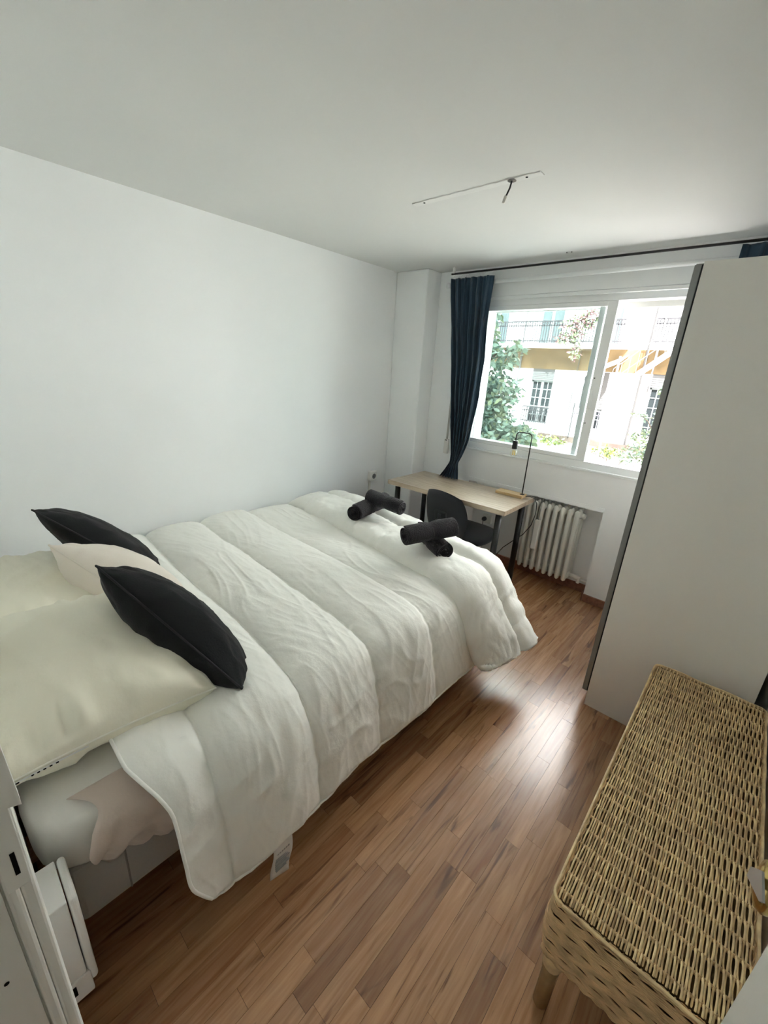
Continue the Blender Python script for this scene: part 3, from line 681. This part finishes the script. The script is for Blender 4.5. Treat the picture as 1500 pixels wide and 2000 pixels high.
for i, t in enumerate(np.linspace(-math.pi/2, math.pi/2, 20)):
    for j, a in enumerate(np.linspace(0, 2*math.pi, 40, endpoint=False)):
        q = (abs(math.cos(a))**3+abs(math.sin(a))**3)**(-1/3.); k = abs(math.cos(t))**.5
        P[i, j] = (-1.50+.235*math.cos(a)*q*k, 2.66+.225*math.sin(a)*q*k, .432+.035*math.copysign(abs(math.sin(t))**.7, math.sin(t))-.012*(1-k))
obj('seat', smb.grid(P, wrap=True), BLACK_FAB, ch, True)
obj('gas_column', MB().lathe([(.028,.09),(.028,.24),(.018,.245),(.018,.395)], (-1.50,2.66,0), (0,0,1), 16), BLACK_MET, ch, True)
for k in range(5):
    a = k*2*math.pi/5+.4; dx, dy = math.cos(a), math.sin(a)
    ar = obj('base_arm', MB().tube([(-1.5,2.66,.10),(-1.5+dx*.14,2.66+dy*.14,.09),(-1.5+dx*.25,2.66+dy*.25,.068)], [.026,.02,.015], 10), BLACK_PLA, ch, True)
    obj('caster', MB().lathe([(.012,-.022),(.024,-.020),(.025,0),(.024,.020),(.012,.022)], (-1.5+dx*.25,2.66+dy*.25,.0255), (-dy,dx,0), 14), BLACK_PLA, ar, True)

# ------------------------------------------------------------------ radiator
rd = root('radiator', (-1.02, 3.16, .1), 'white cast iron column radiator in the niche below the window', 'radiator')
def rad_section(cx):
    mb = MB()
    for yy in (3.105, 3.165, 3.225):
        mb.lathe([(.006,.112),(.0165,.122),(.0185,.15),(.0175,.38),(.0185,.63),(.0165,.668),(.006,.682)], (cx, yy, 0), (0,0,1), 10)
    for zz in (.155, .635):
        mb.tube([(cx,3.10,zz),(cx,3.165,zz+(.012 if zz > .4 else -.012)),(cx,3.235,zz)], [.018,.024,.018], 10)
        mb.tube([(cx-.0245,3.165,zz),(cx+.0245,3.165,zz)], .024, 12)
    return mb
for k in range(8): obj('section', rad_section(-1.205+k*.0515), RAD, rd, True)
obj('end_plug', MB().lathe([(.024,0),(.022,.018),(.012,.022)], (-.822,3.165,.635), (1,0,0), 12), RAD, rd, True)
vl = obj('valve', MB().tube([(-.822,3.165,.155),(-.79,3.165,.155),(-.765,3.165,.15),(-.75,3.175,.145)], [.016,.014,.019,.013], 12), RAD, rd, True)
obj('valve_cap', MB().lathe([(.012,-.03),(.014,-.026),(.012,0),(.014,.02)], (-.752,3.165,.14), (0,0,1), 12), PLASTIC_W, vl, True)
obj('pipe', MB().tube([(-.75,3.175,.145),(-.72,3.185,.13),(-.700,3.19,.128),(-.686,3.19,.128)], .010, 10), RAD, rd, True)
hm = root('humidifier', (-1.10, 3.08, .30), 'slim white humidifier hanging on the second radiator column', 'humidifier')
obj('container', MB().box(-1.128,-1.082,3.062,3.0845,.30,.545), PLASTIC_W, hm, bevel=.009, seg=4)
obj('hook', MB().tube([(-1.105,3.077,.54),(-1.105,3.080,.655),(-1.105,3.10,.703),(-1.105,3.135,.7)], .0022, 6), STEEL, hm, True)

# ------------------------------------------------------------------ wardrobe
wr_ = root('wardrobe', (-.03, 2.5, 0), 'tall white wardrobe with aluminium-edged sliding door beside the window', 'wardrobe')
WA, WB, WC, WD = -.318, .258, 2.03, 2.95
obj('side_panel', MB().box(WA, WB, WC, WC+.018, 0, 2.012), WARD, wr_, bevel=.001)
obj('side_panel', MB().box(WA, WB, WD-.018, WD, 0, 2.012), WARD, wr_, bevel=.001)
obj('top_panel', MB().box(WA, WB, WC+.018, WD-.018, 1.99, 2.012), WARD, wr_)
obj('bottom_panel', MB().box(WA, WB, WC+.018, WD-.018, .05, .07), WARD, wr_)
obj('back_panel', MB().box(WB-.006, WB, WC+.018, WD-.018, .07, 1.99), WARD, wr_)
obj('plinth', MB().box(WA+.02, WA+.035, WC+.018, WD-.018, 0, .05), WARD, wr_)
d1 = obj('sliding_door', MB().box(WA-.0245, WA-.012, WC+.026, WD-.01, .088, 2.0), WARD, wr_)
obj('edge_profile', MB().box(WA-.027, WA-.0055, WC+.0, WC+.026, .083, 2.003), ALU, d1, bevel=.001, label='grey aluminium edge profile')
obj('edge_profile', MB().box(WA-.027, WA-.0055, WD-.016, WD, .083, 2.003), ALU, d1, bevel=.001, label='grey aluminium edge profile')
obj('shadow_gap', MB().box(WA-.0055, WA-.0, WC+.004, WC+.02, .083, 2.003), BLACK_PLA, d1)  # black strip painted in for the shadow line beside the profile
obj('top_track', MB().box(WA-.028, WA, WC+.03, WD, 2.0035, 2.012), ALU, wr_)
obj('bottom_track', MB().box(WA-.028, WA, WC+.03, WD, .06, .080), ALU, wr_)

# ------------------------------------------------------------------ right-hand door with brass handle
door = struct('door_1', MB().box(.153, .192, -.2, .521, .008, 2.03), DOOR_WHITE, 'white door standing open along the right wall', bevel=.002)
obj('door_knob', MB().lathe([(.010,0),(.010,.010),(.018,.013),(.0255,.019),(.027,.024),(.024,.030),(.012,.034)], (.153,.505,1.086), (-1,0,0), 28), BRASS, door, True, label='polished brass knob')
obj('rose', MB().lathe([(.012,0),(.024,.001),(.024,.003),(.011,.006)], (.153,.495,1.086), (-1,0,0), 24), BRASS, door, True, label='brass rose')
obj('key_plate', MB().add([(.1115,.503,1.101),(.1115,.468,1.137),(.1115,.430,1.141),(.1115,.438,1.131),(.1115,.502,1.088),(.1135,.503,1.101),(.1135,.468,1.137),(.1135,.430,1.141),(.1135,.438,1.131),(.1135,.502,1.088)],
    [(0,1,2,3,4),(9,8,7,6,5)]+[(i,5+i,5+(i+1)%5,(i+1)%5) for i in range(5)]), STEEL, door, label='thin grey metal plate beside the lever')
obj('latch_plate', MB().box(.1535,.191,.521,.5225,.98,1.14), STEEL, door, label='grey steel latch plate')
obj('latch_bolt', MB().box(.165,.178,.5225,.532,1.05,1.08), BRASS, door)
for hz in (.25, 1.8): obj('hinge', MB().lathe([(.007,0),(.007,.1)], (.2,-.195,hz), (0,0,1), 10), BRASS, door)

# ------------------------------------------------------------------ rattan bench
bn = root('rattan_bench', (.1, 1.36, 0), 'long woven rattan bench against the right wall', 'bench')
RX0, RX1, RY0, RY1, RZ = -.078, .283, .772, 1.945, .45
shade_core = MB().box(RX0+.009, RX1-.009, RY0+.009, RY1-.009, .245, RZ-.012)
obj('shade_core', shade_core, CORE, bn)  # dark filler box; shade between the canes is put into its colour
ntop, nrow = 58, 25; top = MB(); sw = (RX1-RX0-.016)/ntop; rp_ = (RY1-RY0-.012)/nrow
wr = random.Random(3)
for i in range(ntop):
    xx = RX0+.008+sw*(i+.5); ph = (i % 2); pts = []
    off = wr.uniform(-.0006,.0006); wob = wr.uniform(0, 6)
    for k in range(nrow*5+1):
        yy = RY0+.006+rp_*k/5
        z_ = RZ-.006+.0065*math.cos(math.pi*(k/5.+ph))
        edge = min(yy-RY0, RY1-yy)
        if edge < .02: z_ -= .012*(1-edge/.02)**2
        pts.append((xx+off+.0007*math.sin(yy*23+wob), yy, z_))
    top.tube(pts, sw*.41*wr.uniform(.86,1.04), 6, False)
obj('woven_top', top, RATTAN, bn, True, kind='stuff')
stk = MB()
for k in range(nrow): stk.tube([(RX0+.006, RY0+.006+rp_*(k+.5)+rp_*.0, RZ-.008),(RX1-.006, RY0+.006+rp_*(k+.5), RZ-.008)], .0042, 6)
obj('woven_stakes', stk, RATTAN_D, bn, True, kind='stuff')
# side weave: horizontal canes round the apron, going in and out of upright stakes
per = [(RX0, RY0), (RX1, RY0), (RX1, RY1), (RX0, RY1)]
def ring_pts(rad, step):
    out = []; c = .022
    segs = [((RX0+c,RY0),(RX1-c,RY0)),((RX1,RY0+c),(RX1,RY1-c)),((RX1-c,RY1),(RX0+c,RY1)),((RX0,RY1-c),(RX0,RY0+c))]
    cen = [(RX1-c,RY0+c),(RX1-c,RY1-c),(RX0+c,RY1-c),(RX0+c,RY0+c)]
    for si, (a, b) in enumerate(segs):
        L = math.hypot(b[0]-a[0], b[1]-a[1]); nn = max(2, int(L/step)); nx_, ny_ = ((0,-1),(1,0),(0,1),(-1,0))[si]
        for q in range(nn): t = q/nn; out.append((a[0]+(b[0]-a[0])*t, a[1]+(b[1]-a[1])*t, nx_, ny_))
        a0 = (-math.pi/2, 0, math.pi/2, math.pi)[si]
        for q in range(4): th = a0+math.pi/2*q/4; out.append((cen[si][0]+c*math.cos(th), cen[si][1]+c*math.sin(th), math.cos(th), math.sin(th)))
    return out
rp0 = ring_pts(0, .0068); nrings = 46; sidew = MB()
dacc = [0]
for q in range(1, len(rp0)): dacc.append(dacc[-1]+math.hypot(rp0[q][0]-rp0[q-1][0], rp0[q][1]-rp0[q-1][1]))
for k in range(nrings):
    t = k/(nrings-1); z0 = RZ-.012-.205*t; blk = (k//5) % 2; pts = []
    bulge = .010*math.sin(math.pi*min(1, t*1.1))
    for (px_, py_, nx_, ny_), d in zip(rp0, dacc):
        io = .0022*math.cos(math.pi*(d/.036+blk))
        if k < 4 or k > nrings-4: io = .002*math.cos(math.pi*(d/.0155)+k)
        sg = .006*math.sin(d*9+k*.3)*t*.5+.0016*math.cos(math.pi*d/.031)
        pts.append((px_+nx_*(io-.004+bulge), py_+ny_*(io-.004+bulge), z0+sg))
    sidew.tube(pts+pts[:1], .0022*wr.uniform(.8,1.1), 5, False)
obj('woven_apron', sidew, RATTAN_D, bn, True, kind='stuff')
bd = MB()
for k in range(3): bd.tube([(p[0]+p[2]*(.003-.002*k), p[1]+p[3]*(.003-.002*k), RZ-.008-.004*k+.002*math.sin(d*40+k*2)) for p, d in zip(rp0, dacc)]+[(rp0[0][0], rp0[0][1], RZ-.008-.004*k)], .0036, 6, False)
obj('border_braid', bd, RATTAN, bn, True)
for lx in (RX0+.035, RX1-.035):
    for ly in (RY0+.04, RY1-.04):
        lg = obj('leg', MB().lathe([(.019,0),(.019,.14),(.021,.148),(.019,.156),(.019,.30)], (lx,ly,0), (0,0,1), 14), BAMBOO, bn, True)
        obj('leg_wrap', MB().lathe([(.022,.165),(.024,.172),(.024,.205),(.022,.212)], (lx,ly,0), (0,0,1), 14), RATTAN, lg, True)

# ------------------------------------------------------------------ outside: street, facade, trees
FAC = mat('sunlit_render', (.80,.80,.79), .9, .1, bump=(3, .1), var=(.6, .06))
OCHRE = mat('ochre_render', (.13,.092,.048), .9, .1, var=(1.2, .25))
STONE = mat('ledge_stone', (.07,.054,.046), .9, .1, var=(2, .2))
SHUT = mat('grey_shutter', (.085,.085,.084), .7, .2)
FR_W = mat('white_joinery', (.19,.21,.21), .7)
PANE = mat('dark_pane', (.016,.02,.021), .4, .1)
TEAL = mat('teal_blind', (.04,.058,.06), .7)
IRON = mat('wrought_iron', (.018,.018,.02), .6)
IRON_W = mat('white_ironwork', (.09,.085,.10), .6)
LEAF = mat('leaf_green', (.15,.215,.165), .55, .3)
LEAF2 = mat('leaf_yellow_green', (.12,.15,.03), .55, .3)
LEAF3 = mat('leaf_olive', (.13,.165,.09), .55, .3)
BARK = mat('bark', (.10,.075,.055), .9)
PAVE = mat('pale_paving', (.60,.57,.53), .9, var=(.8, .1))
struct('ground_street', MB().box(-45, 30, 3.6, 22.0, -4.2, -4.0), PAVE, 'pale paved street outside the window')
struct('wall_added_upper_storeys', MB().box(-14, 10, -6, YF+.30, ZC+.2, 13), FAC, 'unseen upper storeys of this building, added to shade the trees outside')  # unseen storeys added so the trees stand in shade
struct('wall_added_lower_storeys', MB().box(-14, 10, 1.0, YF+.28, -4.2, -.12), FAC, 'unseen lower storeys of this building, added as part of its shade on the trees')  # unseen base of the added block that shades the trees
af = root('apartment_building', (-6, 22, -4), 'sunlit pale apartment building across the street', 'building')
FY = 22.0
wins = [(-9.62,-8.48,-.68,1.46), (-7.0,-5.94,-.68,.32), (-9.68,-8.5,3.2,5.5), (-7.05,-5.9,3.2,5.5), (-6.9,-6.0,-3.3,-2.05), (-4.2,-3.0,-.68,1.46), (-12.6,-11.4,-.68,1.46), (-12.6,-11.4,3.2,5.5), (-3.6,-2.5,3.2,5.5)]
# wall built as strips round its openings
wm = MB(); xs = sorted({-34., 24., *[w[0] for w in wins], *[w[1] for w in wins]}); zs = sorted({-4.2, 25., *[w[2] for w in wins], *[w[3] for w in wins]})  # unseen top raised so the floor mirrors bright wall
for a, b in zip(xs[:-1], xs[1:]):
    for c, d in zip(zs[:-1], zs[1:]):
        mx_, mz_ = (a+b)/2, (c+d)/2
        if not any(w[0] < mx_ < w[1] and w[2] < mz_ < w[3] for w in wins): wm.box(a, b, FY, FY+.4, c, d)
obj('wall', wm, FAC, af)
obj('ochre_band', MB().box(-14.5, 0, FY-.03, FY, 2.02, 3.0), OCHRE, af)
obj('balcony_slab', MB().box(-13.2, -5.4, FY-1.0, FY, 3.0, 3.16), FAC, af)
obj('balcony_slab', MB().box(-4.4, 0, FY-1.0, FY, 3.0, 3.16), FAC, af)
obj('ledge', MB().box(-12, -2.2, FY-.35, FY, -1.38, -1.12), STONE, af)
for wi, (a, b, c, d) in enumerate(wins):
    f = MB(); t = .07; f.box(a, a+t, FY+.1, FY+.2, c, d); f.box(b-t, b, FY+.1, FY+.2, c, d); f.box(a, b, FY+.1, FY+.2, c, c+t); f.box(a, b, FY+.1, FY+.2, d-t, d)
    mid = (a+b)/2; f.box(mid-.06, mid+.06, FY+.08, FY+.2, c, d)
    wo_ = obj('window', f, FR_W, af)
    for (p0, p1) in ((a+t, mid-.06), (mid+.06, b-t)):
        obj('pane', MB().box(p0, p1, FY+.15, FY+.17, c+t, d-t), PANE if wi not in (2, 3, 7, 8) else TEAL, wo_)
        if wi not in (2, 3, 7, 8):
            mm = MB(); mm.box((p0+p1)/2-.018, (p0+p1)/2+.018, FY+.12, FY+.16, c, d)
            nb = max(2, int((d-c)/.42))
            for q in range(1, nb): mm.box(p0, p1, FY+.12, FY+.16, c+(d-c)*q/nb-.018, c+(d-c)*q/nb+.018)
            obj('glazing_bar', mm, FR_W, wo_)
for (a, b, c, d) in ((-9.62,-8.48,1.46,2.02), (-7.0,-5.94,.32,2.0), (-4.2,-3.0,1.46,2.02)):
    nsl = int((d-c)/.085)
    sh = obj('roller_shutter', MB().box(a, b, FY-.005, FY+.02, c, d), SHUT, af)
    sl = MB()
    for q in range(nsl): sl.box(a, b, FY-.02, FY-.005, c+q*.085+.008, c+q*.085+.079)
    obj('shutter_slats', sl, SHUT, sh, kind='stuff')
def railing(x0, x1, y, z0, h, m, step=.12, deco=True):
    r = obj('railing', MB().box(x0, x1, y-.02, y+.02, z0+h-.06, z0+h), m, af)
    obj('bottom_rail', MB().box(x0, x1, y-.015, y+.015, z0+.08, z0+.13), m, r); obj('middle_rail', MB().box(x0, x1, y-.012, y+.012, z0+h-.24, z0+h-.19), m, r)
    bar = MB(); q = x0
    while q <= x1: bar.box(q-.016, q+.016, y-.012, y+.012, z0, z0+h); q += step
    if deco:
        q = x0+step/2
        while q < x1-step:
            bar.tube([(q+.05*math.cos(a), y, z0+h-.12+.05*math.sin(a)) for a in np.linspace(0, 2*math.pi, 9)], .014, 4, False); q += step*1.5
    obj('balusters', bar, m, r, kind='stuff')
railing(-13.1, -5.5, FY-.95, 3.16, 1.0, IRON)
railing(-9.75, -8.35, FY-.25, -.68, .85, IRON)
railing(-7.1, -5.85, FY-.2, -.68, .95, IRON_W, .14)
railing(-4.35, -.1, FY-.95, 3.16, 1.0, IRON)
railing(-6.95, -5.95, FY-.1, -3.3, 1.3, IRON_W, .14, False)
obj('drainpipe', MB().tube([(-10.35,FY-.1,-4),(-10.35,FY-.1,25)], .05, 8), SHUT, af)
obj('drainpipe', MB().tube([(-4.62,FY-.1,-4),(-4.55,FY-.1,25)], .05, 8), SHUT, af)
obj('drainpipe', MB().tube([(-4.05,FY-1.1,-1),(-4.02,FY-1.1,25)], .035, 8), SHUT, af)
obj('cable', MB().tube([(-7.4,FY-.05,2.9),(-7.42,FY-.06,1.2),(-7.5,FY-.05,-.9)], .018, 6), SHUT, af)
obj('lamp_post', MB().tube([(-7.1,FY-.4,-1.1),(-7.1,FY-.4,.55)], .03, 8), IRON, af)
# outdoor stair flight on the right
sr = root('outdoor_stair', (-4.2, 19.5, -4), 'pale outdoor stair flight with thin railings across the street', 'stairs')
P0s, P1s = Vector((-5.2,19.6,1.1)), Vector((-3.0,19.6,3.1))
obj('stringer', MB().tube([P0s, P1s], .11, 6), FAC, sr)
for dz in (.55, 1.0): obj('handrail', MB().tube([P0s+Vector((0,0,dz)), P1s+Vector((0,0,dz))], .022, 6), SHUT, sr)
for k in range(9):
    p = P0s.lerp(P1s, k/8); obj('baluster', MB().tube([p, p+Vector((0,0,1.0))], .016, 6), SHUT, sr)
obj('post', MB().tube([(-5.05,19.6,-4),(-5.05,19.6,2.6)], .05, 8), SHUT, sr); obj('post', MB().tube([(-3.2,19.6,-4),(-3.2,19.6,3.6)], .05, 8), SHUT, sr)
# white awning
aw = root('awning', (-5.6, 21, 1.9), 'sloping white awning under the balcony across the street', 'awning')
obj('canopy', MB().add([(-7.0,21.9,1.95),(-5.3,21.9,2.75),(-5.3,20.5,2.35),(-7.0,20.5,1.55),(-7.0,21.9,1.99),(-5.3,21.9,2.79),(-5.3,20.5,2.39),(-7.0,20.5,1.59)], [(0,3,2,1),(4,5,6,7),(0,1,5,4),(1,2,6,5),(2,3,7,6),(3,0,4,7)]), FAC, aw)
obj('valance', MB().box(-7.0,-6.95,20.5,21.9,1.42,1.6), FAC, aw)

def tree(name, lab, trunk, centres, nleaf, ls, mats, seed, group=None):
    """centres: list of (x, y, z, rx, ry, rz) leaf clumps"""
    rg = random.Random(seed); t = root(name, trunk[0], lab, 'tree', group)
    obj('trunk', MB().tube(trunk, [.055*(1-.6*i/(len(trunk)-1)) for i in range(len(trunk))], 8), BARK, t, True)
    br = MB()
    for c in centres:
        j = min(range(len(trunk)), key=lambda q: abs(trunk[q][2]-c[2]+.5)); a = Vector(trunk[j]); b = Vector(c[:3])
        m_ = a.lerp(b, .5)+Vector((0,0,.12)); br.tube([a, m_, b], [.02,.014,.006], 5)
        for _ in range(5):
            e = b+Vector((rg.uniform(-1,1)*c[3], rg.uniform(-1,1)*c[4], rg.uniform(-1,1)*c[5]))*.8
            br.tube([b, b.lerp(e,.5)+Vector((0,0,.05)), e], [.006,.005,.003], 4)
    obj('branches', br, BARK, t, True)
    for mi, m in enumerate(mats):
        lf = MB()
        for _ in range(nleaf//len(mats)):
            c = rg.choices(centres, [q[3]*q[5] for q in centres])[0]
            while True:
                u = [rg.uniform(-1,1) for _ in range(3)]
                if sum(q*q for q in u) < 1: break
            p = Vector((c[0]+u[0]*c[3], c[1]+u[1]*c[4], c[2]+u[2]*c[5]))
            d = Vector((rg.uniform(-1,1), rg.uniform(-1,1), rg.uniform(-1,.25))).normalized(); s_ = d.orthogonal().normalized(); s_ = (Matrix.Rotation(rg.uniform(0,6.3), 3, d) @ s_)
            nn = d.cross(s_); l = ls*rg.uniform(.7,1.25); w = l*.24
            lf.add([p, p+d*l*.35+s_*w, p+d*l*.35-s_*w, p+d*l*.72+s_*w*.75-nn*l*.05, p+d*l*.72-s_*w*.75-nn*l*.05, p+d*l-nn*l*.13], [(0,1,2),(1,3,4,2),(3,5,4)])
        obj('foliage', lf, m, t, False, kind='stuff')
    return t
tree('broadleaf_tree', 'leafy green tree just outside the left half of the window', [(-3.95,6.4,-4.0),(-3.9,6.4,-1.5),(-3.8,6.4,.5),(-3.72,6.35,1.6),(-3.7,6.3,2.6)],
     [(-3.72,6.3,2.45,.26,.4,.40),(-3.2,6.2,.95,.28,.3,.25),(-2.75,6.2,.75,.22,.3,.16),(-3.62,6.3,1.95,.22,.4,.35),(-3.55,6.2,1.5,.34,.5,.4),(-3.15,6.2,1.85,.16,.3,.18),(-2.98,6.2,2.0,.10,.2,.10),(-3.45,6.1,1.05,.42,.5,.4),(-3.1,6.2,1.35,.25,.3,.25),(-3.35,6.1,.6,.5,.5,.35),(-2.9,6.2,.62,.36,.4,.22),(-2.75,6.1,.35,.5,.4,.2),(-3.3,6.2,.2,.6,.5,.3),(-4.3,6.4,1.0,.4,.5,1.2)], 8200, .105, [LEAF, LEAF, LEAF3], 4)
tree('shrub_tree', 'small leafy tree by the wardrobe edge in the open half of the window', [(-2.3,14,-4.0),(-2.3,14,-1.5),(-2.25,14,.2),(-2.2,14,1.6)],
     [(-2.5,14,.0,.42,.5,.45),(-2.1,14,.7,.3,.4,.5),(-2.75,14,-.4,.4,.5,.25),(-1.9,14,-.3,.6,.5,.6),(-2.3,14,1.5,.15,.2,.3),(-2.75,14,.75,.2,.2,.12)], 1300, .13, [LEAF3, LEAF], 9)
tree('hedge_plant', 'yellow-green plants along the ledge across the street', [(-4.9,20.6,-4.0),(-4.9,20.6,-2.5),(-4.9,20.6,-1.7)],
     [(-4.9,20.6,-1.35,.7,.3,.22),(-8.9,20.8,-1.2,.8,.4,.25),(-7.6,20.8,-1.25,.7,.4,.2),(-10.2,20.6,-.9,.6,.4,.4)], 900, .2, [LEAF2, LEAF3], 12)
tree('balcony_plant', 'flowering creeper on the balcony railing across the street', [(-7.5,21.0,3.16),(-7.5,21.0,3.6),(-7.5,21.0,4.2)],
     [(-7.5,20.95,3.9,.7,.2,.6),(-7.9,20.95,3.4,.5,.2,.3),(-6.9,20.95,4.3,.4,.2,.5),(-7.3,20.9,2.9,.25,.15,.5)], 700, .17, [LEAF3, mat('pink_blossom', (.16,.075,.08), .7)], 15)
